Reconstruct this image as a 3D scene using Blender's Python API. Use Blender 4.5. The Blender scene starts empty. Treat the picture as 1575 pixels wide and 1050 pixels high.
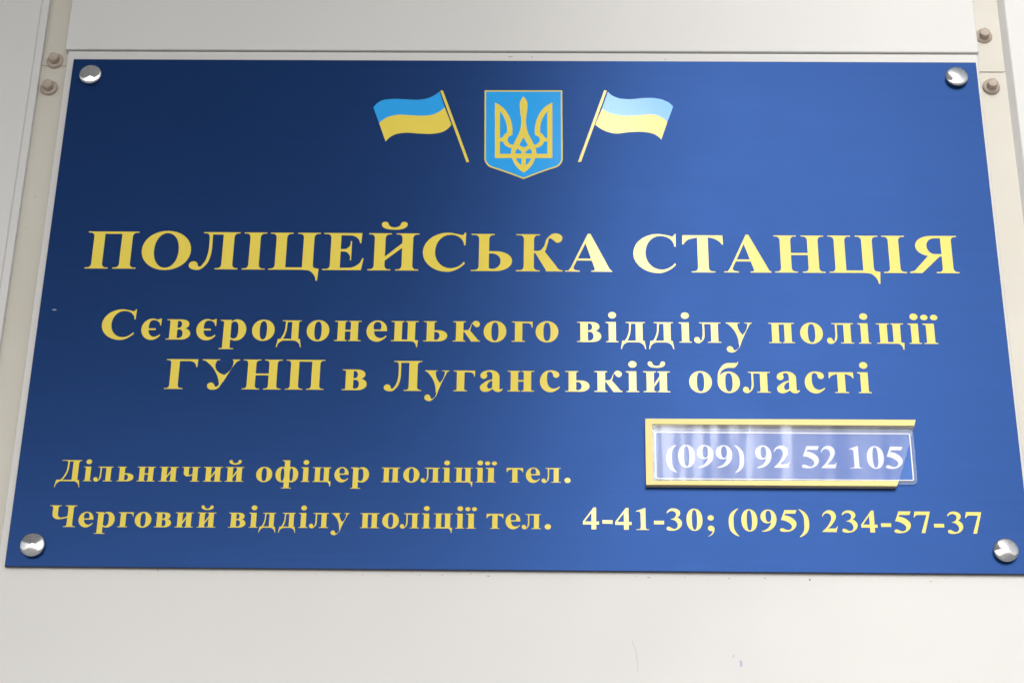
import bpy, math, random
from mathutils import Vector, Matrix
from mathutils.geometry import delaunay_2d_cdt

random.seed(7)
scn = bpy.context.scene
COL = scn.collection
ZC = 2.40            # height of the sign's centre above the ground (m)
MM = 0.001

# ---------------------------------------------------------------- camera
cam_d = bpy.data.cameras.new('camera'); cam = bpy.data.objects.new('camera', cam_d); COL.objects.link(cam)
cam.location = (0.01812, -1.36730, ZC + -0.73684)
cam.rotation_euler = (2.04364, -0.01246, 0.01130)
cam_d.sensor_width = 36.0; cam_d.lens = 70.0; cam_d.clip_start = 0.05; cam_d.clip_end = 2000.0
scn.camera = cam

# ---------------------------------------------------------------- daylight: pale overcast, soft sun high in front of the wall
SUN_EL, SUN_AZ = math.radians(27.5), math.radians(-3.5)     # azimuth from straight out of the wall, + to the right
world = bpy.data.worlds.new('World'); scn.world = world; world.use_nodes = True
wn, wl = world.node_tree.nodes, world.node_tree.links
wn.clear()
sky = wn.new('ShaderNodeTexSky'); sky.sky_type = 'NISHITA'; sky.sun_disc = False
sky.sun_elevation = SUN_EL; sky.sun_rotation = math.pi - SUN_AZ
sky.air_density = 1.0; sky.dust_density = 4.0; sky.ozone_density = 1.0
hs = wn.new('ShaderNodeHueSaturation'); hs.inputs['Saturation'].default_value = 0.30
bg = wn.new('ShaderNodeBackground'); bg.inputs['Strength'].default_value = 0.15
wo = wn.new('ShaderNodeOutputWorld')
wl.new(sky.outputs[0], hs.inputs['Color']); wl.new(hs.outputs[0], bg.inputs['Color']); wl.new(bg.outputs[0], wo.inputs['Surface'])
sun_d = bpy.data.lights.new('sun', 'SUN'); sun_d.energy = 0.5; sun_d.angle = math.radians(17); sun_d.color = (1.0, 0.985, 0.96)
sun = bpy.data.objects.new('sun', sun_d); COL.objects.link(sun)
sd = Vector((math.cos(SUN_EL)*math.sin(SUN_AZ), -math.cos(SUN_EL)*math.cos(SUN_AZ), math.sin(SUN_EL)))
sun.rotation_euler = sd.to_track_quat('Z', 'Y').to_euler(); sun.location = sd * 8 + Vector((0, 0, ZC))
scn.view_settings.view_transform = 'Standard'; scn.view_settings.look = 'None'
scn.view_settings.gamma = 1.0; scn.view_settings.exposure = 0.20

# ---------------------------------------------------------------- materials
def principled(name, col, rough=0.5, metal=0.0, ior=1.5):
    m = bpy.data.materials.new(name); m.use_nodes = True
    b = m.node_tree.nodes['Principled BSDF']
    b.inputs['Base Color'].default_value = (*col, 1); b.inputs['Roughness'].default_value = rough
    b.inputs['Metallic'].default_value = metal; b.inputs['IOR'].default_value = ior
    return m, b, m.node_tree.nodes, m.node_tree.links

def mottle(name, c0, c1, rough, scale=(1, 1, 1), nscale=6.0, metal=0.0, bump=0.0, bscale=300.0, brough=None, ior=1.5, bstretch=(1, 1, 1)):
    """paint with faint uneven colour and fine relief"""
    m, b, N, L = principled(name, c0, rough, metal, ior)
    tc = N.new('ShaderNodeTexCoord'); mp = N.new('ShaderNodeMapping'); mp.inputs['Scale'].default_value = scale
    nz = N.new('ShaderNodeTexNoise'); nz.inputs['Scale'].default_value = nscale; nz.inputs['Detail'].default_value = 6
    rp = N.new('ShaderNodeValToRGB'); rp.color_ramp.elements[0].position = 0.3; rp.color_ramp.elements[1].position = 0.72
    rp.color_ramp.elements[0].color = (*c0, 1); rp.color_ramp.elements[1].color = (*c1, 1)
    L.new(tc.outputs['Object'], mp.inputs[0]); L.new(mp.outputs[0], nz.inputs['Vector']); L.new(nz.outputs['Fac'], rp.inputs[0]); L.new(rp.outputs[0], b.inputs['Base Color'])
    if bump:
        m2 = N.new('ShaderNodeMapping'); m2.inputs['Scale'].default_value = bstretch
        n2 = N.new('ShaderNodeTexNoise'); n2.inputs['Scale'].default_value = bscale; n2.inputs['Detail'].default_value = 3
        bp = N.new('ShaderNodeBump'); bp.inputs['Strength'].default_value = bump; bp.inputs['Distance'].default_value = 0.0002
        L.new(tc.outputs['Object'], m2.inputs[0]); L.new(m2.outputs[0], n2.inputs['Vector']); L.new(n2.outputs['Fac'], bp.inputs['Height']); L.new(bp.outputs[0], b.inputs['Normal'])
    return m

M = {}
M['cream'] = mottle('cream_coated_steel', (.63, .632, .625), (.67, .672, .665), .42, nscale=3.0, bump=.12, bscale=220)
M['beige'] = mottle('cream_steel_in_shade', (.56, .54, .475), (.60, .58, .52), .42, nscale=14.0, bump=.12, bscale=220)  # cream steel of the joints, with their warm recess shade put into the colour
M['bolt'] = mottle('beige_painted_bolt', (.38, .31, .255), (.48, .40, .34), .42, nscale=260.0)
M['plate'] = mottle('blue_satin_plate', (.0030, .032, .138), (.0040, .035, .150), .31, scale=(.5, 1, 14), nscale=26.0, metal=.60, bump=.25, bscale=260, bstretch=(.03, 1, 1.0), ior=1.4)
M['plate'].node_tree.nodes['Principled BSDF'].inputs['Specular IOR Level'].default_value = .48
def uneven_gloss(m, lo, hi, scale=9.0):
    N, L = m.node_tree.nodes, m.node_tree.links
    tc = N.new('ShaderNodeTexCoord'); nz = N.new('ShaderNodeTexNoise'); nz.inputs['Scale'].default_value = scale; nz.inputs['Detail'].default_value = 7; nz.inputs['Roughness'].default_value = .62
    mr = N.new('ShaderNodeMapRange'); mr.inputs['From Min'].default_value = .3; mr.inputs['From Max'].default_value = .7
    mr.inputs['To Min'].default_value = lo; mr.inputs['To Max'].default_value = hi
    L.new(tc.outputs['Object'], nz.inputs['Vector']); L.new(nz.outputs['Fac'], mr.inputs['Value']); L.new(mr.outputs[0], N['Principled BSDF'].inputs['Roughness'])
M['core'] = principled('plate_core', (.012, .012, .016), .5)[0]
M['yellow'] = mottle('yellow_lettering', (.81, .655, .095), (.83, .675, .105), .10, nscale=40.0, ior=1.45)
M['skyblue'] = principled('light_blue_print', (.020, .37, .88), .10, ior=1.5)[0]
M['white'] = principled('white_print', (.80, .80, .80), .25)[0]
M['rail'] = principled('yellow_plastic_edge', (.80, .67, .22), .35)[0]
M['tan'] = principled('tan_plastic', (.50, .45, .35), .5)[0]
M['card'] = mottle('blue_card', (.016, .13, .50), (.024, .15, .56), .5, nscale=60.0)
M['chrome'] = mottle('polished_chrome', (.50, .51, .53), (.64, .65, .67), .10, nscale=300.0, metal=1.0)
M['dirt'] = principled('dirt', (.17, .15, .12), .9)[0]
M['faint'] = principled('faint_scratch', (.47, .46, .43), .6)[0]
M['chip'] = principled('pale_chip', (.35, .40, .52), .6)[0]
M['violet'] = principled('violet_smear', (.48, .48, .66), .8)[0]
M['concrete'] = mottle('paving_concrete', (.40, .40, .395), (.45, .445, .44), .85, nscale=2.0)
M['soffit'] = mottle('dark_soffit', (.76, .76, .75), (.79, .79, .78), .7, nscale=2.0)

def cover_material():
    m = bpy.data.materials.new('clear_plastic_film'); m.use_nodes = True
    N, L = m.node_tree.nodes, m.node_tree.links; N.clear()
    out = N.new('ShaderNodeOutputMaterial'); mix = N.new('ShaderNodeMixShader'); tr = N.new('ShaderNodeBsdfTransparent'); gl = N.new('ShaderNodeBsdfGlossy')
    tr.inputs[0].default_value = (.95, .97, 1, 1); gl.inputs['Roughness'].default_value = .085
    fr = N.new('ShaderNodeFresnel'); fr.inputs['IOR'].default_value = 1.5
    tc = N.new('ShaderNodeTexCoord'); mp = N.new('ShaderNodeMapping'); mp.inputs['Scale'].default_value = (1, 1, .07)
    nz = N.new('ShaderNodeTexNoise'); nz.inputs['Scale'].default_value = 48; nz.inputs['Detail'].default_value = 1.0; nz.inputs['Distortion'].default_value = .3
    bp = N.new('ShaderNodeBump'); bp.inputs['Strength'].default_value = 1; bp.inputs['Distance'].default_value = .0010
    L.new(tc.outputs['Object'], mp.inputs[0]); L.new(mp.outputs[0], nz.inputs['Vector']); L.new(nz.outputs['Fac'], bp.inputs['Height'])
    L.new(bp.outputs[0], gl.inputs['Normal'])
    L.new(fr.outputs[0], mix.inputs[0]); L.new(tr.outputs[0], mix.inputs[1]); L.new(gl.outputs[0], mix.inputs[2]); L.new(mix.outputs[0], out.inputs[0])
    return m
uneven_gloss(M['plate'], .325, .36)
uneven_gloss(M['cream'], .38, .50, 5.0)
uneven_gloss(M['chrome'], .07, .17, 160.0)
M['film'] = cover_material()
def haze_plastic():
    m, b, N, L = principled('clear_laminate_edge', (.60, .72, .95), .15)
    out = [n for n in N if n.type == 'OUTPUT_MATERIAL'][0]
    mix = N.new('ShaderNodeMixShader'); tr = N.new('ShaderNodeBsdfTransparent'); mix.inputs[0].default_value = .24
    L.new(tr.outputs[0], mix.inputs[1]); L.new(b.outputs[0], mix.inputs[2]); L.new(mix.outputs[0], out.inputs[0])
    return m
M['laminate'] = haze_plastic()

# ---------------------------------------------------------------- helpers
def link(o, parent=None):
    COL.objects.link(o)
    if parent is not None: o.parent = parent
    return o

def mesh_obj(name, V, F, mat, parent=None, smooth=False, loc=(0, 0, 0)):
    me = bpy.data.meshes.new(name); me.from_pydata(V, [], F); me.update()
    if isinstance(mat, (list, tuple)):
        for x in mat: me.materials.append(x)
    else: me.materials.append(mat)
    if smooth: me.shade_smooth()
    o = bpy.data.objects.new(name, me); o.location = loc
    return link(o, parent)

def thing(name, label, cat, loc, group=None):
    o = bpy.data.objects.new(name, None); o.location = loc; o.empty_display_size = .02
    return tag(link(o), label, cat, group)

def tag(o, label, cat, group=None):
    o['label'] = label; o['category'] = cat
    if group: o['group'] = group
    return o

def boxes(name, L, mat, parent=None, bevel=0.0, loc=(0, 0, 0)):
    """L: list of (x0,x1,y0,y1,z0,z1) in mm"""
    V, F = [], []
    for x0, x1, y0, y1, z0, z1 in L:
        k = len(V)
        V += [(x*MM, y*MM, z*MM) for x in (x0, x1) for y in (y0, y1) for z in (z0, z1)]
        F += [tuple(k+i for i in f) for f in ((0, 1, 3, 2), (4, 6, 7, 5), (0, 4, 5, 1), (2, 3, 7, 6), (0, 2, 6, 4), (1, 5, 7, 3))]
    o = mesh_obj(name, V, F, mat, parent, loc=loc)
    if bevel:
        md = o.modifiers.new('bevel', 'BEVEL'); md.width = bevel*MM; md.segments = 3; md.limit_method = 'ANGLE'
        md.harden_normals = False
    return o

def csg_mesh(name, parts, yb, yf, sx=1.0, sz=1.0, ox=0.0, oz=0.0):
    """flat shape from added / cut outlines, given thickness from yb (back) to yf (front), all in mm"""
    P, faces = [], []
    for s, o in parts:
        q = []
        for p in o:
            a = ((p[0]-ox)*sx, (p[1]-oz)*sz)
            if not q or abs(a[0]-q[-1][0]) + abs(a[1]-q[-1][1]) > 1e-3: q.append(a)
        if abs(q[0][0]-q[-1][0]) + abs(q[0][1]-q[-1][1]) < 1e-3: q.pop()
        if sum(q[i-1][0]*q[i][1]-q[i][0]*q[i-1][1] for i in range(len(q))) < 0: q.reverse()
        faces.append(list(range(len(P), len(P)+len(q)))); P += [Vector(a) for a in q]
    v, e, f, ov, oe, of = delaunay_2d_cdt(P, [], faces, 1, 1e-4)
    keep = []
    for i, tri in enumerate(f):
        on = False
        for k, (s, _) in enumerate(parts):
            if k in of[i]: on = s > 0
        if on: keep.append(tri)
    used = sorted({i for t in keep for i in t}); ix = {a: b for b, a in enumerate(used)}; n = len(used)
    V = [(v[i][0]*MM, yf*MM, v[i][1]*MM) for i in used] + [(v[i][0]*MM, yb*MM, v[i][1]*MM) for i in used]
    F, ed = [], {}
    for t in keep:
        a, b, c = (ix[i] for i in t)
        A, B, Cc = v[t[0]], v[t[1]], v[t[2]]
        if (B[0]-A[0])*(Cc[1]-A[1]) - (B[1]-A[1])*(Cc[0]-A[0]) < 0: b, c = c, b
        F.append((a, b, c))
        for p, q in ((a, b), (b, c), (c, a)): ed[(p, q)] = 1
    for (p, q) in ed:
        if (q, p) not in ed: F.append((q, p, p+n, q+n))
    me = bpy.data.meshes.new(name); me.from_pydata(V, [], F); me.update()
    return me

def shape(name, parts, yb, yf, mat, parent):
    parts = [p if isinstance(p, tuple) and p[0] in (1, -1) and isinstance(p[1], list) else (1, p) for p in parts]
    me = csg_mesh(name, parts, yb, yf); me.materials.append(mat)
    return link(bpy.data.objects.new(name, me), parent)

def lathe(name, prof, mat, parent=None, n=40, loc=(0, 0, 0), flat=False):
    """prof: list of (radius, out) in mm; 'out' is the distance towards -Y (out of the wall)"""
    V, F = [], []
    for r, h in prof:
        for k in range(n):
            a = 2*math.pi*k/n; V.append((r*math.cos(a)*MM, -h*MM, r*math.sin(a)*MM))
    for i in range(len(prof)-1):
        for k in range(n):
            a, b = i*n+k, i*n+(k+1) % n; F.append((a, b, b+n, a+n))
    if prof[-1][0] < 1e-6: pass
    else: F.append(tuple(range((len(prof)-1)*n, len(prof)*n)))
    return mesh_obj(name, V, F, mat, parent, smooth=not flat, loc=loc)

# ---------------------------------------------------------------- lettering: bold roman glyphs drawn as outlines
# 1000 units to the em. A glyph is a list of (sign, outline); outlines are added (+1) or cut out (-1) in order.
# point kinds: (x, y) corner | (x, y, 0) smooth | (x, y, dx, dy) smooth with that heading
def _vel(t, p):
    st, ct, sp, cp = math.sin(t), math.cos(t), math.sin(p), math.cos(p)
    a = math.sqrt(2.0) * (st - sp / 16) * (sp - st / 16) * (ct - cp)
    d = 3 * (1 + 0.5 * (math.sqrt(5) - 1) * ct + 0.5 * (3 - math.sqrt(5)) * cp)
    return max(0.05, min(1.6, (2 + a) / d))

def curve(pts, n=7):
    N = len(pts)
    def tan(i):
        p = pts[i]
        if len(p) == 4: return math.atan2(p[3], p[2])
        if len(p) == 2: return None
        a, b = pts[i - 1], pts[(i + 1) % N]
        ux, uy, vx, vy = p[0]-a[0], p[1]-a[1], b[0]-p[0], b[1]-p[1]
        lu, lv = math.hypot(ux, uy) or 1, math.hypot(vx, vy) or 1
        tx, ty = ux/lu*lv/lu*lu + vx/lv*lu, uy/lu*lv/lu*lu + vy/lv*lu
        return math.atan2(ty, tx)
    T = [tan(i) for i in range(N)]
    out = []
    for i in range(N):
        p, q = pts[i], pts[(i + 1) % N]
        t0, t1 = T[i], T[(i + 1) % N]
        out.append((p[0], p[1]))
        if t0 is None and t1 is None: continue
        dx, dy = q[0]-p[0], q[1]-p[1]
        L = math.hypot(dx, dy); ch = math.atan2(dy, dx)
        w = lambda a: (a + math.pi) % (2*math.pi) - math.pi
        th = w(t0 - ch) if t0 is not None else None
        ph = w(ch - t1) if t1 is not None else None
        if th is None: th = -ph * 0.0 + ph * 0.9 if abs(ph) < 1.2 else ph * .6; th = w(th)
        if ph is None: ph = th * 0.9 if abs(th) < 1.2 else th * .6
        if th is None: th = 0
        r0, r1 = _vel(th, -ph if False else ph), _vel(ph, th)
        a0, a1 = ch + th, ch - ph
        c0 = (p[0] + L*r0*math.cos(a0), p[1] + L*r0*math.sin(a0))
        c1 = (q[0] - L*r1*math.cos(a1), q[1] - L*r1*math.sin(a1))
        for k in range(1, n):
            s = k / n; m = 1 - s
            out.append((m**3*p[0] + 3*m*m*s*c0[0] + 3*m*s*s*c1[0] + s**3*q[0],
                        m**3*p[1] + 3*m*m*s*c0[1] + 3*m*s*s*c1[1] + s**3*q[1]))
    return out

def oval(x0, x1, y0, y1, e=2.0, n=36):
    cx, cy, rx, ry = (x0+x1)/2, (y0+y1)/2, (x1-x0)/2, (y1-y0)/2
    o = []
    for k in range(n):
        a = 2*math.pi*k/n; c, s = math.cos(a), math.sin(a)
        o.append((cx + rx*math.copysign(abs(c)**(2/e), c), cy + ry*math.copysign(abs(s)**(2/e), s)))
    return o

def box(x0, x1, y0, y1): return [(x0, y0), (x1, y0), (x1, y1), (x0, y1)]

def stem(x0, x1, y0, y1, bl=None, br=None, tl=None, tr=None, t=19, r=52, h=88):
    def fan(xa, ya, xb, yb, flip):                    # bracket from the serif (xa,ya) to the stem (xb,yb)
        o = []
        for k in range(6):
            a = math.pi/2*k/5
            o.append((xb + (xa-xb)*(1-math.sin(a)), ya + (yb-ya)*(1-math.cos(a))))
        return o[::-1] if flip else o
    o = []
    if bl is None: o.append((x0, y0))
    else: o += fan(x0-r, y0+t, x0, y0+h, True) + [(bl, y0+t*.9), (bl, y0)]
    if br is None: o.append((x1, y0))
    else: o += [(br, y0), (br, y0+t*.9)] + fan(x1+r, y0+t, x1, y0+h, False)
    if tr is None: o.append((x1, y1))
    else: o += fan(x1+r, y1-t, x1, y1-h, True) + [(tr, y1-t*.9), (tr, y1)]
    if tl is None: o.append((x0, y1))
    else: o += [(tl, y1), (tl, y1-t*.9)] + fan(x0-r, y1-t, x0, y1-h, False)
    return o

def shift(o, dx, dy=0): return [(p[0]+dx, p[1]+dy) + tuple(p[2:]) for p in o]
def mirror(o, w): return [(w-p[0], p[1]) if len(p) == 2 else (w-p[0], p[1], 0) if len(p) == 3 else (w-p[0], p[1], p[2], -p[3]) for p in o][::-1]
BREVE = [(-190, 100, 0, 1), (-135, 144, 1, 0), (-88, 100, .2, -1), (0, 42, 1, 0), (88, 100, .2, 1), (135, 144, 1, 0), (190, 100, 0, -1), (0, 0, -1, 0)]
def breve(cx, y, k=1.0): return curve([(cx + p[0]*k, y + p[1]) + tuple(p[2:]) for p in BREVE])
C_ = curve
GL = {}
def g(ch, *parts): GL[ch] = [(p[0], p[1]) if isinstance(p, tuple) and p[0] in (1, -1) and isinstance(p[1], list) else (1, p) for p in parts]
L_ = lambda top=True, bot=True, H=662: stem(110, 266, 0, H, bl=21 if bot else None, br=355 if bot else None, tl=21 if top else None, tr=355 if top == True else None)
R_ = lambda tl=423, bl=423, H=662: stem(512, 668, 0, H, bl=bl, br=757, tl=tl, tr=757)
TAIL = C_([(500, 0), (600, -8, 1, -.15), (680, -70, 0), (722, -190), (745, -190), (757, 19), (700, 30), (500, 30)])
g('П', stem(110, 266, 0, 662, 21, 355, 21, None), stem(512, 668, 0, 662, 423, 757, None, 757), box(240, 540, 622, 662))
g('О', oval(35, 743, -19, 681, 2.05), (-1, oval(211, 567, 20, 642, 2.1)))
g('Л', C_([(311, 640), (315, 430, 0, -1), (305, 250, 0), (250, 80, 0), (130, -14, -1, 0), (5, 68, 0, 1), (70, 140, 1, 0), (132, 80, .1, -1), (158, 44, 1, 0), (212, 105, 0), (260, 260, 0), (271, 430, 0, 1), (268, 640)]),
  stem(268, 311, 560, 662, None, None, 180, None), box(290, 500, 622, 662), stem(467, 624, 0, 662, 377, 704, None, 704))
g('І', stem(118, 274, 0, 662, 24, 368, 24, 368))
g('Ц', stem(110, 266, 0, 662, 21, None, 21, 355), stem(512, 668, 0, 662, None, 757, 423, 757), box(240, 540, 0, 42), TAIL)
g('Е', stem(129, 276, 0, 662, 20, None, 20, None), C_([(250, 662), (582, 662), (574, 482), (556, 482), (510, 580, 0), (410, 622, -1, 0), (250, 622)]),
  C_([(250, 372), (330, 374, 1, 0), (400, 420, 0), (416, 516), (437, 516), (437, 176), (416, 176), (400, 285, 0), (330, 332, -1, 0), (250, 332)]),
  C_([(250, 0), (588, 0), (620, 212), (601, 212), (530, 90, 0), (400, 40, -1, 0), (250, 40)]))
II = [L_(), R_(), [(260, 168), (518, 410), (518, 494), (260, 240)]]
g('И', *II)
g('Й', *II, breve(389, 728))
CC = [(664, 681), (658, 455), (636, 455), (600, 565, 0), (440, 644, -1, 0), (216, 335, 0, -1), (450, 44, 1, 0), (560, 80, 0), (640, 160), (656, 132), (570, 45, 0), (400, -19, -1, 0), (38, 330, 0, 1), (400, 681, 1, 0), (560, 652, 0), (618, 640, 0), (642, 681)]
g('С', C_(CC))
g('Ь', stem(129, 273, 0, 662, 18, None, 18, 350), C_([(250, 353), (370, 353, 1, 0), (604, 180, 0, -1), (370, 0, -1, 0), (250, 0)]),
  (-1, C_([(273, 314), (315, 314, 1, 0), (440, 176, 0, -1), (325, 38, -1, 0), (273, 52)])))
g('К', stem(130, 278, 0, 662, 18, 365, 18, 365), C_([(270, 368), (350, 366, 1, .15), (415, 430, 0), (470, 590, 0), (590, 681, 1, 0), (694, 598, 0, -1), (622, 512, -1, 0), (548, 570, 0), (520, 590, 0), (480, 500, 0), (445, 370, 0), (420, 330), (270, 325)]),
  C_([(285, 350), (450, 30), (455, 0), (700, 0), (700, 19), (640, 40, 0), (600, 100, 0), (440, 345), (400, 372, -1, 0)]))
AA = [[(346, 676), (385, 676), (665, 45), (690, 19), (690, 10), (430, 10), (448, 45), (298, 548)],
      [(346, 676), (98, 80), (60, 19), (60, 10), (190, 10), (190, 22), (150, 32), (134, 60), (140, 90), (330, 550)],
      box(190, 450, 196, 232), box(9, 225, 0, 19), box(395, 700, 0, 19)]
g('А', *AA)
g('Т', stem(250, 405, 0, 662, 155, 500, None, None), C_([(250, 622), (140, 590, -1, -.3), (70, 530, 0), (52, 497), (31, 497), (36, 662), (619, 662), (624, 497), (603, 497), (585, 530, 0), (515, 590, 0), (405, 622)]))
g('Н', L_(), R_(), box(240, 540, 312, 350))
g('Я', stem(494, 650, 0, 662, 400, 734, None, 734), C_([(520, 662), (360, 662, -1, 0), (117, 480, 0, -1), (340, 298, 1, -.05), (520, 296)]), (-1, C_([(494, 622), (410, 620, -1, 0), (284, 486, 0, -1), (400, 336, 1, 0), (494, 334)])),
  [(10, 0), (190, 0), (470, 300), (300, 310), (80, 40), (10, 19)])
g('Г', stem(110, 266, 0, 662, 21, 362, 21, None), C_([(240, 662), (602, 662), (594, 490), (574, 490), (530, 590, 0), (430, 622, -1, 0), (240, 622)]))
g('У', C_([(10, 662), (335, 662), (335, 643), (280, 632, 0), (268, 608, 0), (438, 318), (351, 120), (100, 600, 0), (60, 632, 0), (10, 643)]),
  C_([(590, 600, 0), (588, 632, 0), (485, 643), (485, 662), (708, 662), (708, 643), (662, 625, 0), (620, 565, 0), (400, 125, 0), (325, 10, 0), (226, -14, -1, 0), (132, 78, 0, 1), (205, 146, 1, 0), (268, 85, .3, -1), (300, 52, 1, .3), (351, 135), (438, 318)]))
FOOTL = lambda x, d: C_([(x+30, 30), (x, d), (x+20, d), (x+60, d*.35, 0), (x+150, 0), (x+150, 30)])
g('Д', stem(468, 622, 20, 662, None, None, None, 696), C_([(330, 640), (322, 480, 0, -1), (290, 260, 0), (165, 30), (215, 30), (330, 250, 0), (366, 480, 0, 1), (370, 640)]), stem(330, 370, 560, 662, None, None, 160, None), box(340, 500, 622, 662), box(60, 660, 0, 40),
  FOOTL(22, -190), mirror(FOOTL(22, -190), 720))
g('Ч', stem(95, 245, 380, 662, None, None, 10, 330), C_([(95, 430), (95, 400, 0, -1), (250, 236, 1, 0), (420, 255, 0), (560, 310), (560, 345), (430, 300, 0), (330, 285, -1, 0), (245, 400, 0, 1), (245, 430)]), stem(520, 672, 0, 662, 430, 762, 430, 762))
# lower case
def lstem(x0, x1, y0=0, y1=457, **k): return stem(x0, x1, y0, y1, t=19, r=24, h=48, **k)
LL, LR = (86, 234), (346, 494)
ll = lambda **k: lstem(*LL, **k)
lr = lambda **k: lstem(*LR, **k)
g('о', oval(25, 475, -14, 470, 2.05), (-1, oval(178, 322, 20, 436, 2.5)))
g('н', ll(bl=22, br=276, tl=22, tr=276), lr(bl=304, br=558, tl=304, tr=558), box(220, 360, 216, 252))
g('п', ll(bl=22, br=276, tl=22), lr(bl=304, br=558, tr=558), box(220, 360, 421, 457))
ii = [ll(bl=22, br=276, tl=22, tr=276), lr(bl=304, br=558, tl=304, tr=558), [(228, 95), (352, 285), (352, 360), (228, 165)]]
g('и', *ii)
g('й', *ii, breve(290, 537, .93))
TL = C_([(400, 0), (450, -6, 1, -.2), (500, -50, 0), (522, -135), (543, -135), (555, 19), (480, 30), (400, 30)])
g('ц', ll(bl=22, tl=22, tr=276), lr(br=556, tl=304, tr=558), box(220, 360, 0, 36), TL)
g('г', ll(bl=22, br=290, tl=22), C_([(200, 457), (440, 457), (438, 325), (419, 325), (400, 395, 0), (330, 421, -1, 0), (200, 421)]))
g('в', ll(bl=22, tl=22), C_([(200, 457), (310, 457, 1, 0), (462, 350, 0, -1), (370, 254, -1, -.05), (200, 240)]), C_([(200, 262), (330, 262, 1, 0), (496, 130, 0, -1), (320, 0, -1, 0), (200, 0)]),
  (-1, C_([(234, 423), (262, 423, 1, 0), (318, 345, 0, -1), (262, 266, -1, 0), (234, 266)])), (-1, C_([(234, 230), (275, 230, 1, 0), (346, 132, 0, -1), (275, 34, -1, 0), (234, 40)])))
g('р', lstem(82, 228, -205, 457, bl=19, br=300), [(14, 457), (14, 440), (60, 428), (90, 400), (90, 457)], C_([(215, 395), (262, 445, 0), (340, 470, 1, 0), (530, 235, 0, -1), (330, -14, -1, 0), (215, 25)]),
  (-1, C_([(228, 372), (290, 422, 1, 0), (374, 230, 0, -1), (290, 32, -1, 0), (228, 72)])))
g('а', C_([(30, 345, 0, 1), (235, 470, 1, 0), (412, 320, 0, -1), (412, 110, 0, -1), (438, 44, 1, 0), (464, 62), (480, 48), (385, -13, -1, 0), (290, 35, 0), (270, 70), (270, 350, 0, 1), (210, 434, -1, 0), (158, 412, 0), (168, 350, 0, -1), (102, 276, -1, 0)]),
  C_([(290, 270), (110, 195, 0), (25, 85, 0, -1), (125, -13, 1, 0), (220, 12, 0), (290, 70)]), (-1, C_([(270, 238), (200, 195, 0), (168, 125, 0, -1), (208, 58, 1, 0), (270, 92)])))
g('е', C_([(428, 228), (428, 262, 0, 1), (240, 470, -1, 0), (25, 230, 0, -1), (235, -14, 1, 0), (350, 30, 0), (424, 112), (406, 124), (305, 68, -1, 0), (178, 228)]), (-1, C_([(174, 262), (240, 438, 1, 0), (302, 262)])))
g('с', C_([(230, 472, -1, 0), (25, 225, 0, -1), (235, -14, 1, 0), (360, 30, 0), (430, 100), (414, 114), (300, 66, -1, 0), (168, 260, 0, 1), (232, 440, 1, 0), (276, 410, 0), (290, 365, 0, -1), (352, 306, 1, 0), (416, 372, 0, 1)]))
g('є', C_([(412, 473), (412, 315), (392, 315), (365, 390, 0), (255, 440, -1, 0), (168, 230, 0, -1), (285, 60, 1, 0), (400, 116), (414, 98), (350, 25, 0), (235, -14, -1, 0), (25, 230, 0, 1), (240, 473, 1, 0), (340, 452, 0), (392, 473)]), box(150, 312, 212, 250))
g('ь', ll(bl=22, tl=22, tr=276), C_([(215, 252), (310, 252, 1, 0), (492, 126, 0, -1), (310, 0, -1, 0), (215, 0)]), (-1, C_([(234, 214), (268, 214, 1, 0), (340, 124, 0, -1), (268, 34, -1, 0), (234, 40)])))
g('к', ll(bl=22, br=280, tl=22, tr=280), C_([(225, 256), (320, 254, 1, .15), (358, 300, 0), (400, 400, 0), (480, 470, 1, 0), (566, 395, 0, -1), (500, 325, -1, 0), (440, 375, 0), (420, 400, 0), (392, 340, 0), (370, 262, 0), (350, 225), (225, 220)]),
  C_([(235, 245), (385, 20), (390, 0), (574, 0), (574, 19), (535, 35, 0), (500, 80, 0), (375, 240), (340, 262, -1, 0)]))
ISTEM = [lstem(70, 216, bl=18, br=268), [(12, 457), (12, 440), (55, 428), (80, 395), (80, 457)]]
g('і', *ISTEM, oval(62, 224, 537, 687))
g('ї', *ISTEM, oval(-16, 116, 537, 660), oval(160, 292, 537, 660))
g('л', C_([(227, 440), (226, 270, 0, -1), (180, 40, 0), (92, -14, -1, 0), (8, 60, 0, 1), (68, 128, 1, 0), (128, 70, .1, -1), (146, 46, 1, .1), (176, 120, 0), (188, 270, 0, 1), (188, 440)]), lstem(188, 227, 380, 457, tl=120), box(205, 390, 421, 457),
  lstem(360, 506, bl=292, br=566, tr=566))
g('д', lstem(326, 470, 20, 457, tr=522), C_([(196, 440), (190, 320, 0, -1), (95, 25), (150, 25), (225, 320, 0, 1), (233, 440)]), lstem(196, 233, 380, 457, tl=125), box(205, 350, 421, 457), box(55, 500, 0, 36),
  FOOTL(18, -150), mirror(FOOTL(18, -150), 555))
g('у', C_([(14, 457), (268, 457), (268, 440), (228, 432, 0), (228, 400, 0), (318, 180), (240, 2), (62, 415, 0), (40, 435, 0), (14, 440)]),
  C_([(408, 380, 0), (410, 430, 0), (358, 440), (358, 457), (500, 457), (500, 440), (462, 425, 0), (440, 380, 0), (283, -5), (215, -150, 0), (110, -221, -1, 0), (14, -143, 0, 1), (78, -75, 1, 0), (138, -140, .3, -1), (165, -172, 1, .3), (236, 0), (318, 182)]))
g('т', lstem(184, 332, bl=124, br=392), C_([(184, 421), (110, 395, -1, -.3), (60, 365, 0), (38, 325), (18, 325), (24, 457), (492, 457), (498, 325), (478, 325), (456, 365, 0), (406, 395, 0), (332, 421)]))
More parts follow.
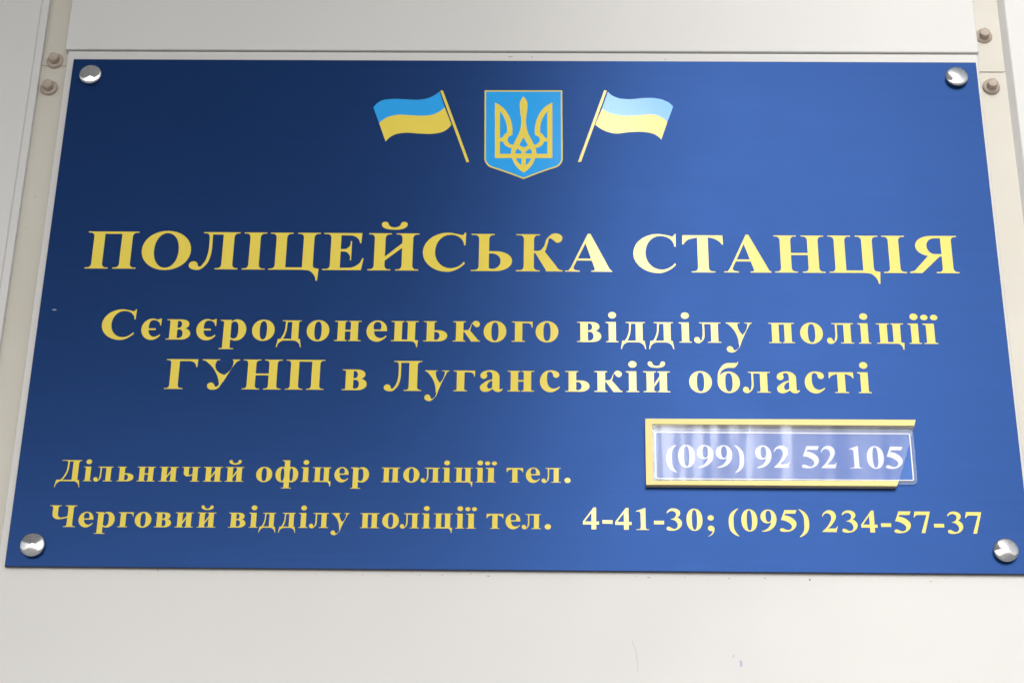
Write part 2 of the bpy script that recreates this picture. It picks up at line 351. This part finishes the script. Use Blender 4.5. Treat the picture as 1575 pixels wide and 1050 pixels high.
g('ф', lstem(272, 418, -205, 676, bl=205, br=480), [(205, 676), (205, 660), (250, 650), (280, 620), (280, 676)],
  oval(25, 395, -14, 470, 2.1), oval(295, 665, -14, 470, 2.1), (-1, oval(170, 272, 24, 432, 2.3)), (-1, oval(418, 520, 24, 432, 2.3)), box(271, 419, -100, 600))
g('ч', lstem(76, 222, 260, 457, tl=12, tr=264), C_([(76, 300), (76, 270, 0, -1), (190, 160, 1, 0), (290, 178, 0), (370, 215), (370, 250), (300, 215, 0), (262, 205, -1, 0), (222, 275, 0, 1), (222, 300)]), lstem(340, 488, bl=280, br=552, tl=298, tr=552))
g('б', oval(25, 470, -14, 462, 2.05), (-1, oval(176, 322, 20, 428, 2.5)), C_([(25, 240), (30, 340, 0, 1), (90, 540, 0), (210, 645, 1, .25), (330, 652, 1, 0), (414, 652, 1, .1), (438, 684), (452, 676), (415, 590, 0), (345, 545, -1, 0), (220, 540, 0), (110, 470, 0), (66, 350), (120, 250)]))
# figures
g('0', oval(24, 476, -13, 688, 2.15), (-1, oval(176, 324, 22, 653, 2.4)))
g('1', stem(200, 345, 0, 640, 68, 445), C_([(345, 688), (322, 688), (68, 590), (68, 566), (140, 580, 1, -.1), (200, 500, 0, -1), (200, 480), (345, 480)]))
g('2', C_([(17, 0), (428, 0), (478, 180), (458, 180), (430, 128, 0), (370, 112, -1, 0), (185, 112), (340, 270, 0), (440, 495, 0, 1), (250, 688, -1, 0), (100, 625, 0), (25, 490), (48, 482), (175, 592, 1, 0), (300, 450, 0, -1), (220, 250, 0), (17, 22)]))
g('3', C_([(25, 545), (90, 645, 0), (230, 688, 1, 0), (424, 545, 0, -1), (330, 405), (410, 350, 0), (468, 225, 0, -1), (180, -14, -1, 0), (16, 55, 0, 1), (75, 112, 1, 0), (160, 72, 0), (238, 38, 1, 0), (345, 165, 0, 1), (275, 295, 0), (150, 338), (150, 354), (302, 505, 0, 1), (185, 610, -1, 0), (46, 534)]))
g('4', [(395, 688), (322, 688), (19, 245), (19, 150), (260, 150), (260, 0), (395, 0), (395, 150), (475, 150), (475, 245), (395, 245)], (-1, [(72, 245), (260, 245), (260, 520)]))
g('5', C_([(160, 676), (468, 676), (426, 562), (176, 562), (152, 508), (330, 440, 0), (445, 245, 0, -1), (170, -10, -1, 0), (22, 52, 0, 1), (80, 106, 1, 0), (165, 66, 0), (215, 46, 1, -.1), (328, 165, 0, 1), (225, 305, 0), (58, 362)]))
g('7', C_([(55, 676), (477, 676), (477, 650), (306, 0), (202, 0), (380, 568), (170, 568, -1, 0), (80, 545, 0), (44, 490), (22, 496)]))
g('9', C_([(55, -13), (350, 90, 0), (473, 400, 0, 1), (250, 688, -1, 0), (26, 455, 0, -1), (205, 250, 1, 0), (322, 292), (240, 120, 0), (55, 8)]), (-1, oval(170, 328, 292, 654, 2.3)))
PAR = [(298, 694), (120, 560, 0), (46, 263, 0, -1), (120, -40, 0), (298, -168), (306, -152), (205, 0, 0), (172, 263, 0, 1), (205, 530, 0), (306, 680)]
g('(', C_(PAR)); g(')', mirror(C_(PAR), 333))
g('-', box(44, 289, 176, 286))
g('.', oval(42, 210, -14, 154))
g(';', oval(92, 258, 308, 474), C_([(92, 72, 0, 1), (172, 156, 1, 0), (266, 50, 0, -1), (210, -110, 0), (100, -180), (94, -168), (190, -80, 0), (205, -20, 0), (170, -12, -1, 0)]))

# ---------------------------------------------------------------- positions on the sign (mm from its centre)
TEXT = [
 dict(em=50.60, xs=1.066, v=22.89, vs=[(-350, 0.3), (-82, -0.1), (142, -0.35), (345, 0.2)], chars=[('П', -322.98, 1.015), ('О', -279.96, 1.020), ('Л', -241.79, 1.026), ('І', -210.13, 0.974), ('Ц', -178.43, 0.996), ('Е', -139.79, 0.994), ('Й', -100.35, 1.008), ('С', -60.35, 1.002), ('Ь', -22.95, 1.023), ('К', 14.68, 0.999), ('А', 53.20, 0.992), ('С', 105.33, 1.002), ('Т', 143.18, 1.007), ('А', 177.82, 0.992), ('Н', 218.83, 0.992), ('Ц', 261.39, 0.996), ('І', 293.05, 0.974), ('Я', 323.67, 0.989)]),
 dict(em=38.20, xs=1.018, v=-39.25, vs=[(-272, 0.2), (-140, -0.25), (50, 0.1), (320, 0.25)], chars=[('С', -311.01, 1.069), ('є', -285.39, 1.002), ('в', -264.05, 1.010), ('є', -242.68, 1.002), ('р', -221.72, 1.010), ('о', -198.31, 0.998), ('д', -178.10, 0.958), ('о', -155.97, 0.998), ('н', -132.88, 0.988), ('е', -110.58, 1.007), ('ц', -88.83, 1.006), ('ь', -65.18, 1.009), ('к', -41.21, 0.983), ('о', -19.22, 0.998), ('г', 1.76, 0.985), ('о', 20.91, 0.998), ('в', 53.39, 1.010), ('і', 71.12, 0.984), ('д', 87.42, 0.958), ('д', 108.99, 0.958), ('і', 127.38, 0.984), ('л', 144.48, 0.959), ('у', 168.94, 1.072), ('п', 201.52, 0.949), ('о', 224.47, 0.998), ('л', 246.43, 0.959), ('і', 265.03, 0.984), ('ц', 284.86, 1.006), ('і', 303.70, 0.984), ('ї', 315.59, 1.112)]),
 dict(em=38.20, xs=1.014, v=-81.44, vs=[(-270, 0.1), (-148, 0.2), (-74, -0.35), (262, 0.3)], chars=[('Г', -258.60, 1.076), ('У', -228.74, 1.065), ('Н', -196.59, 1.048), ('П', -163.69, 1.040), ('в', -125.62, 1.022), ('Л', -88.83, 1.058), ('у', -62.77, 0.978), ('г', -41.99, 1.009), ('а', -21.23, 0.991), ('н', 1.22, 0.985), ('с', 23.33, 0.974), ('ь', 44.22, 1.010), ('к', 67.76, 1.000), ('і', 86.18, 1.005), ('й', 104.62, 0.981), ('о', 137.87, 0.989), ('б', 159.35, 0.981), ('л', 180.38, 0.972), ('а', 204.42, 0.991), ('с', 224.66, 0.974), ('т', 244.77, 1.015), ('і', 262.18, 1.005)]),
 dict(em=25.70, xs=1.012, v=-157.45, vs=[(-338, -0.5), (-95, 0.5), (30, 1.1)], chars=[('Д', -335.82, 1.069), ('і', -321.14, 1.002), ('л', -309.50, 0.982), ('ь', -292.99, 1.022), ('н', -277.40, 0.973), ('и', -260.64, 1.011), ('ч', -244.28, 0.971), ('и', -227.58, 1.011), ('й', -211.40, 1.001), ('о', -189.31, 1.024), ('ф', -172.38, 1.017), ('і', -158.43, 1.002), ('ц', -146.24, 0.983), ('е', -131.61, 0.999), ('р', -117.97, 1.027), ('п', -94.86, 0.986), ('о', -79.54, 1.024), ('л', -65.34, 0.982), ('і', -53.23, 1.002), ('ц', -40.72, 0.983), ('і', -28.48, 1.002), ('ї', -20.36, 1.116), ('т', -2.49, 0.991), ('е', 10.96, 0.999), ('л', 24.55, 0.982), ('.', 36.69, 1.041)]),
 dict(em=25.70, xs=1.027, v=-194.06, vs=[(-335, -0.4), (-94, 0.5), (50, 0.8), (212, 0.1), (336, -0.4)], chars=[('Ч', -336.04, 1.011), ('е', -318.55, 1.018), ('р', -304.47, 1.059), ('г', -289.16, 1.008), ('о', -276.28, 1.026), ('в', -261.59, 0.998), ('и', -245.81, 0.945), ('й', -229.39, 0.966), ('в', -206.73, 0.998), ('і', -194.65, 0.993), ('д', -184.26, 0.919), ('д', -169.63, 0.919), ('і', -157.93, 0.993), ('л', -146.37, 0.959), ('у', -130.67, 1.032), ('п', -108.95, 0.993), ('о', -93.54, 1.026), ('л', -79.47, 0.959), ('і', -67.24, 0.993), ('ц', -54.88, 0.968), ('і', -42.48, 0.993), ('ї', -34.38, 1.056), ('т', -16.72, 0.983), ('е', -3.47, 1.018), ('л', 10.14, 0.959), ('.', 22.24, 1.072), ('4', 53.91, 0.991), ('-', 66.05, 1.140), ('4', 77.77, 0.991), ('1', 91.86, 0.941), ('-', 103.92, 1.140), ('3', 115.04, 0.955), ('0', 129.97, 0.987), (';', 142.04, 1.052), ('(', 158.73, 1.080), ('0', 170.24, 0.987), ('9', 184.35, 0.997), ('5', 198.81, 1.106), (')', 210.29, 1.080), ('2', 229.14, 0.935), ('3', 243.66, 0.955), ('4', 257.94, 0.991), ('-', 270.22, 1.140), ('5', 282.48, 1.106), ('7', 296.90, 1.001), ('-', 308.95, 1.140), ('3', 320.81, 0.955), ('7', 334.58, 1.001)]),
 dict(em=26.37, xs=1.042, v=-143.97, chars=[('(', 114.31, 1.080), ('0', 125.38, 1.015), ('9', 139.31, 0.994), ('9', 153.39, 0.994), (')', 164.73, 0.986), ('9', 182.66, 0.994), ('2', 196.07, 0.925), ('5', 217.70, 1.104), ('2', 231.15, 0.925), ('1', 251.29, 0.892), ('0', 265.83, 1.015), ('5', 279.88, 1.104)]),
]
POLE1= [(-67.91, 191.92), (-65.78, 192.39), (-42.53, 123.38), (-44.69, 122.75)]
BLUE1= [(-122.27, 175.21), (-116.45, 181.62, 0), (-107.37, 183.67, 0), (-95.9, 183.36, 0), (-84.45, 183.14, 0), (-76.87, 185.01, 0), (-68.5, 191.18), (-63.79, 175.68), (-73.32, 168.64, 0), (-80.88, 167.43, 0), (-91.53, 167.83, 0), (-104.46, 167.86, 0), (-111.19, 165.29, 0), (-116.89, 160.02)]
YELL1= [(-116.89, 160.02), (-111.19, 165.29, 0), (-104.46, 167.86, 0), (-91.53, 167.83, 0), (-80.88, 167.43, 0), (-73.32, 168.64, 0), (-63.79, 175.68), (-57.86, 158.79), (-63.0, 152.92, 0), (-72.75, 149.99, 0), (-83.34, 150.12, 0), (-96.22, 150.77, 0), (-104.46, 148.67, 0), (-110.85, 142.28)]
POLE2= [(66.92, 193.2), (69.2, 192.57), (47.61, 123.68), (45.14, 123.67)]
BLUE2= [(69.95, 191.48), (76.38, 186.2, 0), (87.01, 184.43, 0), (99.97, 185.58, 0), (108.34, 185.44, 0), (117.41, 182.75, 0), (123.2, 177.32), (118.07, 162.19), (113.26, 166.86, 0), (107.25, 169.36, 0), (95.88, 168.85, 0), (80.73, 168.5, 0), (71.65, 170.72, 0), (65.02, 175.4)]
YELL2= [(65.02, 175.4), (71.65, 170.72, 0), (80.73, 168.5, 0), (95.88, 168.85, 0), (107.25, 169.36, 0), (113.26, 166.86, 0), (118.07, 162.19), (112.79, 145.31), (107.63, 150.2, 0), (100.13, 152.4, 0), (88.06, 152.34, 0), (74.47, 151.11, 0), (66.95, 153.58, 0), (59.29, 159.38)]
SH= [(-31.4, 192.46), (32.43, 192.76), (32.91, 129.45), (32.92, 126.94, 0, -1), (31.65, 122.23, 0), (27.24, 118.22, -1, -0.36), (1.57, 107.14), (-24.66, 117.94, -1, 0.36), (-28.97, 121.91, 0), (-30.34, 126.61, 0, 1), (-30.38, 129.11)]
T_BARL= [(-22.71, 180.47), (-18.61, 177.81), (-17.84, 126.97), (-21.84, 126.95)]
T_BARLR= [(24.5, 127.2), (20.51, 127.18), (20.28, 178.0), (24.33, 180.7)]
T_WING= [(-22.71, 180.47), (-15.99, 175.45, 0), (-10.7, 166.74, 0), (-8.16, 148.91), (-10.88, 147.37, 0), (-11.94, 143.82, 0), (-10.19, 140.8, 0), (-5.23, 139.81), (-8.6, 136.57), (-13.24, 138.76, 0), (-15.52, 142.79), (-18.08, 142.78), (-18.12, 145.61), (-15.75, 147.15, 0), (-14.58, 149.38, 0), (-12.47, 151.22), (-13.66, 162.63, 0), (-18.52, 172.04)]
T_WINGR= [(20.31, 172.23), (15.63, 162.78, 0), (14.67, 151.36), (16.82, 149.54, 0), (18.03, 147.32, 0), (20.43, 145.81), (20.44, 142.98), (17.88, 142.97), (15.68, 138.91, 0), (11.09, 136.67), (7.65, 139.88), (12.6, 140.92, 0), (14.28, 143.96, 0), (13.15, 147.5, 0), (10.4, 149.0), (12.6, 166.86, 0), (17.71, 175.62, 0), (24.33, 180.7)]
T_SPEAR= [(0.71, 186.59), (-2.09, 181.19, 0), (-2.01, 173.98, 0), (-0.92, 160.65, 0), (-2.37, 151.48, 0), (-6.11, 142.34, 0), (-8.97, 132.24, 0), (-7.44, 125.22, 0), (-4.14, 118.75, 0), (1.43, 113.3), (6.97, 118.81, 0), (10.15, 125.32, 0), (11.55, 132.35, 0), (8.49, 142.41, 0), (4.57, 151.51, 0), (2.94, 160.67, 0), (3.76, 174.0, 0), (3.7, 181.22, 0)]
T_HBAR= [(-21.9, 130.97), (24.49, 131.21), (24.5, 127.2), (-21.84, 126.95)]
T_CELL1= [(1.1, 147.23), (4.84, 139.16), (1.28, 136.92), (-2.41, 139.12)]
T_CELL2= [(-5.3, 131.25), (-5.0, 134.27, 0), (-3.65, 136.09), (-0.3, 133.09), (-0.28, 131.28)]
T_CELL2R= [(2.87, 131.3), (2.85, 133.11), (6.15, 136.14), (7.53, 134.34, 0), (7.89, 131.32)]
T_CELL4= [(-4.82, 126.84), (-0.4, 126.86), (-0.33, 120.06), (-3.17, 123.25, 0)]
T_CELL4R= [(5.92, 123.29, 0), (3.15, 120.08), (3.08, 126.88), (7.5, 126.91)]

# ---------------------------------------------------------------- setting: ground and the porch roof over the door to the left
gx = 60000
g_ = boxes('ground', [(-gx, gx, -gx, 400, -120, 0)], M['concrete']); g_['kind'] = 'structure'
cn = boxes('porch_roof', [(-1950, 78, -3400, -2, 0, 180)], M['soffit'], loc=(0, 0, ZC + .90)); cn['kind'] = 'structure'

# ---------------------------------------------------------------- clad wall
wall = thing('clad_wall', 'cream sheet steel cladding wall with recessed shaded joints behind the blue sign', 'wall', (0, 0, ZC))
YD = 8.5             # depth of the recessed joints
ZT, ZB = 1500, -2395           # top and bottom of the cladding relative to the sign centre
def panel(x0, x1, z0, z1, slope_l=0.0, slope_r=0.0, y=0.0):
    """pressed tray: face at y, returns running back 21 mm"""
    V = [(x0, y, z0), (x1, y, z0), (x1, y, z1), (x0, y, z1), (x0-slope_l, YD, z0), (x1+slope_r, YD, z0), (x1+slope_r, YD, z1), (x0-slope_l, YD, z1)]
    F = [(0, 1, 2, 3), (1, 5, 6, 2), (4, 0, 3, 7), (3, 2, 6, 7), (4, 5, 1, 0), (5, 4, 7, 6)]
    o = mesh_obj('cladding_panel', [(a*MM, b*MM, c*MM) for a, b, c in V], F, M['cream'], wall)
    md = o.modifiers.new('bevel', 'BEVEL'); md.width = .0011; md.segments = 3; md.limit_method = 'ANGLE'; md.angle_limit = math.radians(40)
    return o
p_low = panel(-380.6, 377.2, ZB, 232.8, y=0)
p_up = panel(-383.2, 378.4, 233.9, ZT, y=-.9)
panel(-1290, -408.8, ZB, ZT, slope_r=1.2)
fold = [(-409.2, 1.5), (-403.2, 3.2), (-402.9, YD), (-409.2, YD)]     # folded flange along its edge
V = [(x*MM, y*MM, z*MM) for z in (ZB, ZT) for x, y in fold]
mesh_obj('panel_flange', V, [(0, 1, 5, 4), (1, 2, 6, 5)], M['cream'], wall)
panel(404.6, 1290, ZB, ZT, slope_l=4.9)
for x0, x1 in ((-402.4, -380), (376, 399.7)):
    zj = 223.0 if x0 < 0 else 220.4
    boxes('joint_channel', [(x0-8, x1+8, YD-1.1, YD+.5, ZB, zj)], M['beige'], wall)  # same cream steel as the panels, toned down as if in shade
    boxes('joint_channel', [(x0+1.6 if x0 < 0 else x0-8, x1+8 if x0 < 0 else x1-1.0, YD-2.1, YD-1.3, zj-.6, ZT)], M['beige'], wall, bevel=.3)
    boxes('joint_channel', [(x0-8, x1+8, YD-1.1, YD+.5, zj+.5, ZT)], M['beige'], wall)
backing = boxes('wall_core', [(-1300, 1300, 9.2, 200, ZB, ZT)], M['concrete'], wall)
hair = [(82.6, -276), (85.2, -283, 0), (86.6, -292, 0), (86.9, -300), (86.6, -300), (86.2, -292, 0), (84.8, -283, 0), (82.3, -276)]
shape('scratch', [curve(hair, 5)], 0, -.05, M['faint'], wall)
# dirt specks and a smear on the lower panel
def speck(x, z, w, h, mat, name='dirt_speck', y=-.06):
    pts = []
    n = 9
    for k in range(n):
        a = 2*math.pi*k/n; r = random.uniform(.6, 1.1)
        pts.append((x + w*r*math.cos(a), z + h*r*math.sin(a), 0))
    return shape(name, [curve(pts, 3)], .0, y, mat, wall)
for x, z, w, h in ((212.5, -229.9, 1.1, .7), (-21, -228.9, 1.0, .4), (96, -229.2, 1.4, .35), (154, -229.4, .5, .5), (-262, -226.9, .6, .4), (180, -228.9, .8, .3), (300, -230.5, .7, .3)):
    speck(x, z, w, h, M['dirt'])
speck(160.2, -293.5, 1.0, 3.0, M['violet'], 'violet_smear'); speck(155, -288, .7, 1.2, M['violet'], 'violet_smear')
for i in range(26):
    speck(random.uniform(-360, 370), -227.8 + random.uniform(-1.6, .5), random.uniform(.15, .6), random.uniform(.1, .3), M['dirt'])
for x, z, w, h in ((-11, 228.3, 2.0, .35), (7, 228.2, 1.2, .35), (118, 226.5, .4, .6)):
    speck(x, z, w, h, M['dirt'])
for x, z in ((-400.0, 70.5), (-396.0, 100.0), (-397.0, -117.0)):
    o = speck(x, z, .45, .45, M['dirt']); o.location.y = (YD-1.2)*MM; o.location.x = .003; o.location.z = -.005

# ---------------------------------------------------------------- joint bolts (hexagon head on a flange washer)
def bolt(x, z, label, rot=0.0):
    x, z = 18 + (x-18)*.9928, -738.9 + (z+737)*.9928
    t = thing('hex_bolt', label, 'bolt', (x*MM, (YD-1.9)*MM, ZC + z*MM), 'beige painted bolts in the recessed wall joints')
    lathe('washer', [(7.1, -.2), (7.1, .9), (6.6, 1.5), (4.8, 2.1)], M['bolt'], t)
    V, F = [], []
    R = 4.7
    for h, s in ((1.5, 1.0), (6.6, 1.0), (7.4, .86)):
        for k in range(6):
            a = math.pi/3*k + rot; V.append((R*s*math.cos(a)*MM, -h*MM, R*s*math.sin(a)*MM))
    for k in range(6): V.append((R*.6*math.cos(math.pi/3*k+rot)*MM, -7.1*MM, R*.6*math.sin(math.pi/3*k+rot)*MM))
    for i in range(3):
        for k in range(6): F.append((i*6+k, i*6+(k+1) % 6, (i+1)*6+(k+1) % 6, (i+1)*6+k))
    F.append(tuple(range(18, 24)))
    o = mesh_obj('bolt_head', V, F, M['bolt'], t)
    md = o.modifiers.new('bevel', 'BEVEL'); md.width = .0005; md.segments = 2
    return t
bolt(-395.3, 236.0, 'upper beige bolt in the recessed joint left of the sign top', .2)
bolt(-397.3, 208.8, 'beige bolt just below the overlap of the left joint strip', .5)
bolt(388.2, 264.5, 'beige bolt above the short dark seam in the right joint', .35)
bolt(389.8, 213.6, 'beige bolt below the short dark seam in the right joint', .1)
bolt(-394.5, -207.0, 'beige bolt cut by the left picture edge near the sign bottom', .4)

# ---------------------------------------------------------------- the sign
sign = thing('police_station_sign', 'large blue rectangular sign with yellow Cyrillic lettering, two flags and a trident shield', 'sign', (0, 0, ZC))
YF = -3.3
plate = boxes('plate', [(-374.1, 374.1, YF, -.9, -225.6, 222.2)], [M['plate'], M['core']], sign)
for p in plate.data.polygons:
    if abs(p.normal.y) < .5: p.material_index = 1
md = plate.modifiers.new('bevel', 'BEVEL'); md.width = .0003; md.segments = 2; md.limit_method = 'ANGLE'
YL = YF - .12           # face of the lettering film
KIND = {'(': 'bracket', ')': 'bracket', '-': 'hyphen', ';': 'semicolon', '.': 'full_stop'}
def bow(cfg, u):
    # the lines of lettering are not laid perfectly level: offset of the baseline along the line
    s = cfg.get('vs')
    if not s: return 0.0
    for (a, va), (c, vc) in zip(s, s[1:]):
        if u <= c: return va + (vc-va)*max(0.0, (u-a)/(c-a))
    return s[-1][1]
def write_line(cfg, mat, parent, yb, yf, loc_y=0.0):
    cache = {}
    for ch, u, kx in cfg['chars']:
        if ch not in cache:
            pts = [p for s, o in GL[ch] if s > 0 for p in o]
            xs = [p[0] for p in pts]; mx = (min(xs)+max(xs))/2
            nm = KIND.get(ch, 'digit' if ch.isdigit() else 'letter')
            me = csg_mesh(nm, GL[ch], yb, yf, cfg['em']/1000*cfg['xs']*kx, cfg['em']/1000*(.975 if nm == 'digit' and 'vs' in cfg else 1), mx, 0)
            me.materials.append(mat); cache[ch] = (nm, me)
        nm, me = cache[ch]
        o = bpy.data.objects.new(nm, me); o.location = (u*MM, 0, (cfg['v'] + bow(cfg, u))*MM)
        link(o, parent)
for cfg in TEXT[:5]: write_line(cfg, M['yellow'], sign, YF+.05, YL)

for B, Y, Pl, lab in ((BLUE1, YELL1, POLE1, 'small flag waving to the left, blue over yellow'), (BLUE2, YELL2, POLE2, 'small flag waving to the right, blue over yellow')):
    pole = shape('flag', [Pl], YF+.05, YL-.02, M['yellow'], sign); pole['label'] = lab
    shape('blue_stripe', [curve(B)], YF+.05, YL, M['skyblue'], pole)
    shape('yellow_stripe', [curve(Y)], YF+.05, YL, M['yellow'], pole)
cx = sum(p[0] for p in SH)/len(SH)
def inset(pts, d):
    c = curve(pts, 5); n = len(c); out = []
    for i in range(n):
        a, b = c[i-1], c[(i+1) % n]; tx, ty = b[0]-a[0], b[1]-a[1]; l = math.hypot(tx, ty) or 1
        s = 1.0
        p0, p2 = c[i-1], c[(i+1) % n]; q = c[i]
        ux, uy = q[0]-p0[0], q[1]-p0[1]; vx, vy = p2[0]-q[0], p2[1]-q[1]
        cs = (ux*vx+uy*vy)/((math.hypot(ux, uy) or 1)*(math.hypot(vx, vy) or 1)); s = 1/math.sqrt(max(.2, (1+cs)/2))
        out.append((q[0]-ty/l*d*s*CW, q[1]+tx/l*d*s*CW))
    return c, out
area = sum(SH[i-1][0]*SH[i][1]-SH[i][0]*SH[i-1][1] for i in range(len(SH)))
CW = 1 if area > 0 else -1
outer, inner = inset(SH, 1.15)
border = shape('shield', [outer, (-1, inner)], YF+.05, YL-.02, M['yellow'], sign); border['label'] = 'light blue shield with yellow trident'
shape('shield_field', [inner], YF+.05, YL, M['skyblue'], border)
tri = [T_BARL, T_BARLR, curve(T_WING), curve(T_WINGR), curve(T_SPEAR), T_HBAR] + [(-1, c) for c in (T_CELL1, curve(T_CELL2), curve(T_CELL2R), curve(T_CELL4), curve(T_CELL4R))]
shape('trident', tri, YL+.02, YL-.05, M['yellow'], border)
# tiny chip near the left edge
sc = shape('scratch', [curve([(-364.5, -13.8), (-362, -13.2, 0), (-360.6, -13.8), (-362, -14.3, 0)], 3)], YF+.05, YL+.05, M['chip'], sign)

# ---------------------------------------------------------------- chrome screw caps
def cap(x, z, label):
    prof = [(8.7, -.1), (8.9, .4), (9.15, 3.3), (9.0, 3.7), (8.5, 4.1)]
    for k in range(1, 9):
        r = 8.5*(1-k/8); prof.append((max(r, 0.0), 4.1 + 1.8*(1-(r/8.5)**1.45)))
    t = lathe('screw_cap', prof, M['chrome'], None, 64, (x*MM, YF*MM, ZC + (z-.9)*MM))
    tag(t, label, 'screw cap', 'polished domed screw caps at the corners of the sign')
    return t
cap(-357.6, 205.6, 'polished chrome screw cap at the top left corner of the sign')
cap(356.4, 206.8, 'polished chrome screw cap at the top right corner of the sign')
cap(-354.9, -209.0, 'polished chrome screw cap at the bottom left corner of the sign')
cap(355.2, -207.4, 'polished chrome screw cap at the bottom right corner of the sign')

# ---------------------------------------------------------------- clear pocket with yellow edges, and the card in it
hold = thing('card_pocket', 'clear plastic pocket with yellow edges and a slanting open right end on the sign', 'card holder', (0, 0, ZC))
yb, yf = YF-.02, -8.5
def prism(name, pts, y0, y1, mat, parent, bevel=.35):
    o = shape(name, [pts], y0, y1, mat, parent)
    return o
for R_ in ([(95.0, -106.0), (297.5, -105.5), (296.2, -110.4), (100.2, -110.5), (95.0, -110.5)],
           [(94.9, -110.55), (100.2, -110.55), (100.2, -156.4), (94.7, -156.4)],
           [(94.7, -156.45), (281.2, -155.2), (279.5, -159.4), (94.7, -159.7)]):
    rail = prism('edge_rail', R_, -7.7, yf, M['rail'], hold)
    cx_, cz_ = sum(p[0] for p in R_)/len(R_), sum(p[1] for p in R_)/len(R_)
    prism('rail_back', [(p[0] + (.15 if p[0] < cx_ else -.15), p[1] + (.12 if p[1] < cz_ else -.12)) for p in R_], yb, -7.72, M['tan'], rail)
# clear sheet spanning the pocket, cut obliquely at its right end
V = [(100.2, -110.55), (296.2, -110.45), (281.2, -155.25), (100.2, -156.4)]
n = 60
def cover():
    vs, fs = [], []
    for j in range(9):
        s = j/8
        xl = 100.2; xr = 296.2*(1-s) + 281.2*s; z = (-110.5)*(1-s) + (-155.9)*s
        for i in range(n+1):
            t_ = i/n; x = xl + (xr-xl)*t_
            y = -7.9 + .10*math.sin(x*.16+.5)*(1-abs(2*s-1)**2)
            vs.append((x*MM, y*MM, z*MM))
    for j in range(8):
        for i in range(n):
            a = j*(n+1)+i; fs.append((a+n+1, a+n+2, a+1, a))
    return mesh_obj('clear_cover', vs, fs, M['film'], hold, smooth=True)
cover()
card = thing('number_card', 'blue card with a white telephone number sticking out of the clear pocket', 'card', (0, 0, ZC))
def rrect(x0, x1, z0, z1, r):
    o = []
    for cx_, cz_, a0 in ((x1-r, z1-r, 0), (x0+r, z1-r, 90), (x0+r, z0+r, 180), (x1-r, z0+r, 270)):
        for k in range(7):
            a = math.radians(a0+15*k); o.append((cx_+r*math.cos(a), cz_+r*math.sin(a)))
    return o
shape('laminate', [rrect(100.6, 295.6, -157.2 + .4, -112.0, 4.0), (-1, rrect(101.9, 293.2, -153.7, -115.2, 1.5))], -4.3, -5.3, M['laminate'], card)
shape('print', [rrect(101.9, 293.2, -153.7, -115.2, 1.5)], -4.5, -5.1, M['card'], card)
shape('white_border', [rrect(101.9, 293.2, -153.7, -115.2, 1.5), (-1, rrect(102.6, 292.3, -153.0, -116.1, 1.0))], -5.1, -5.35, M['white'], card)
write_line(TEXT[5], M['white'], card, -5.1, -5.22)
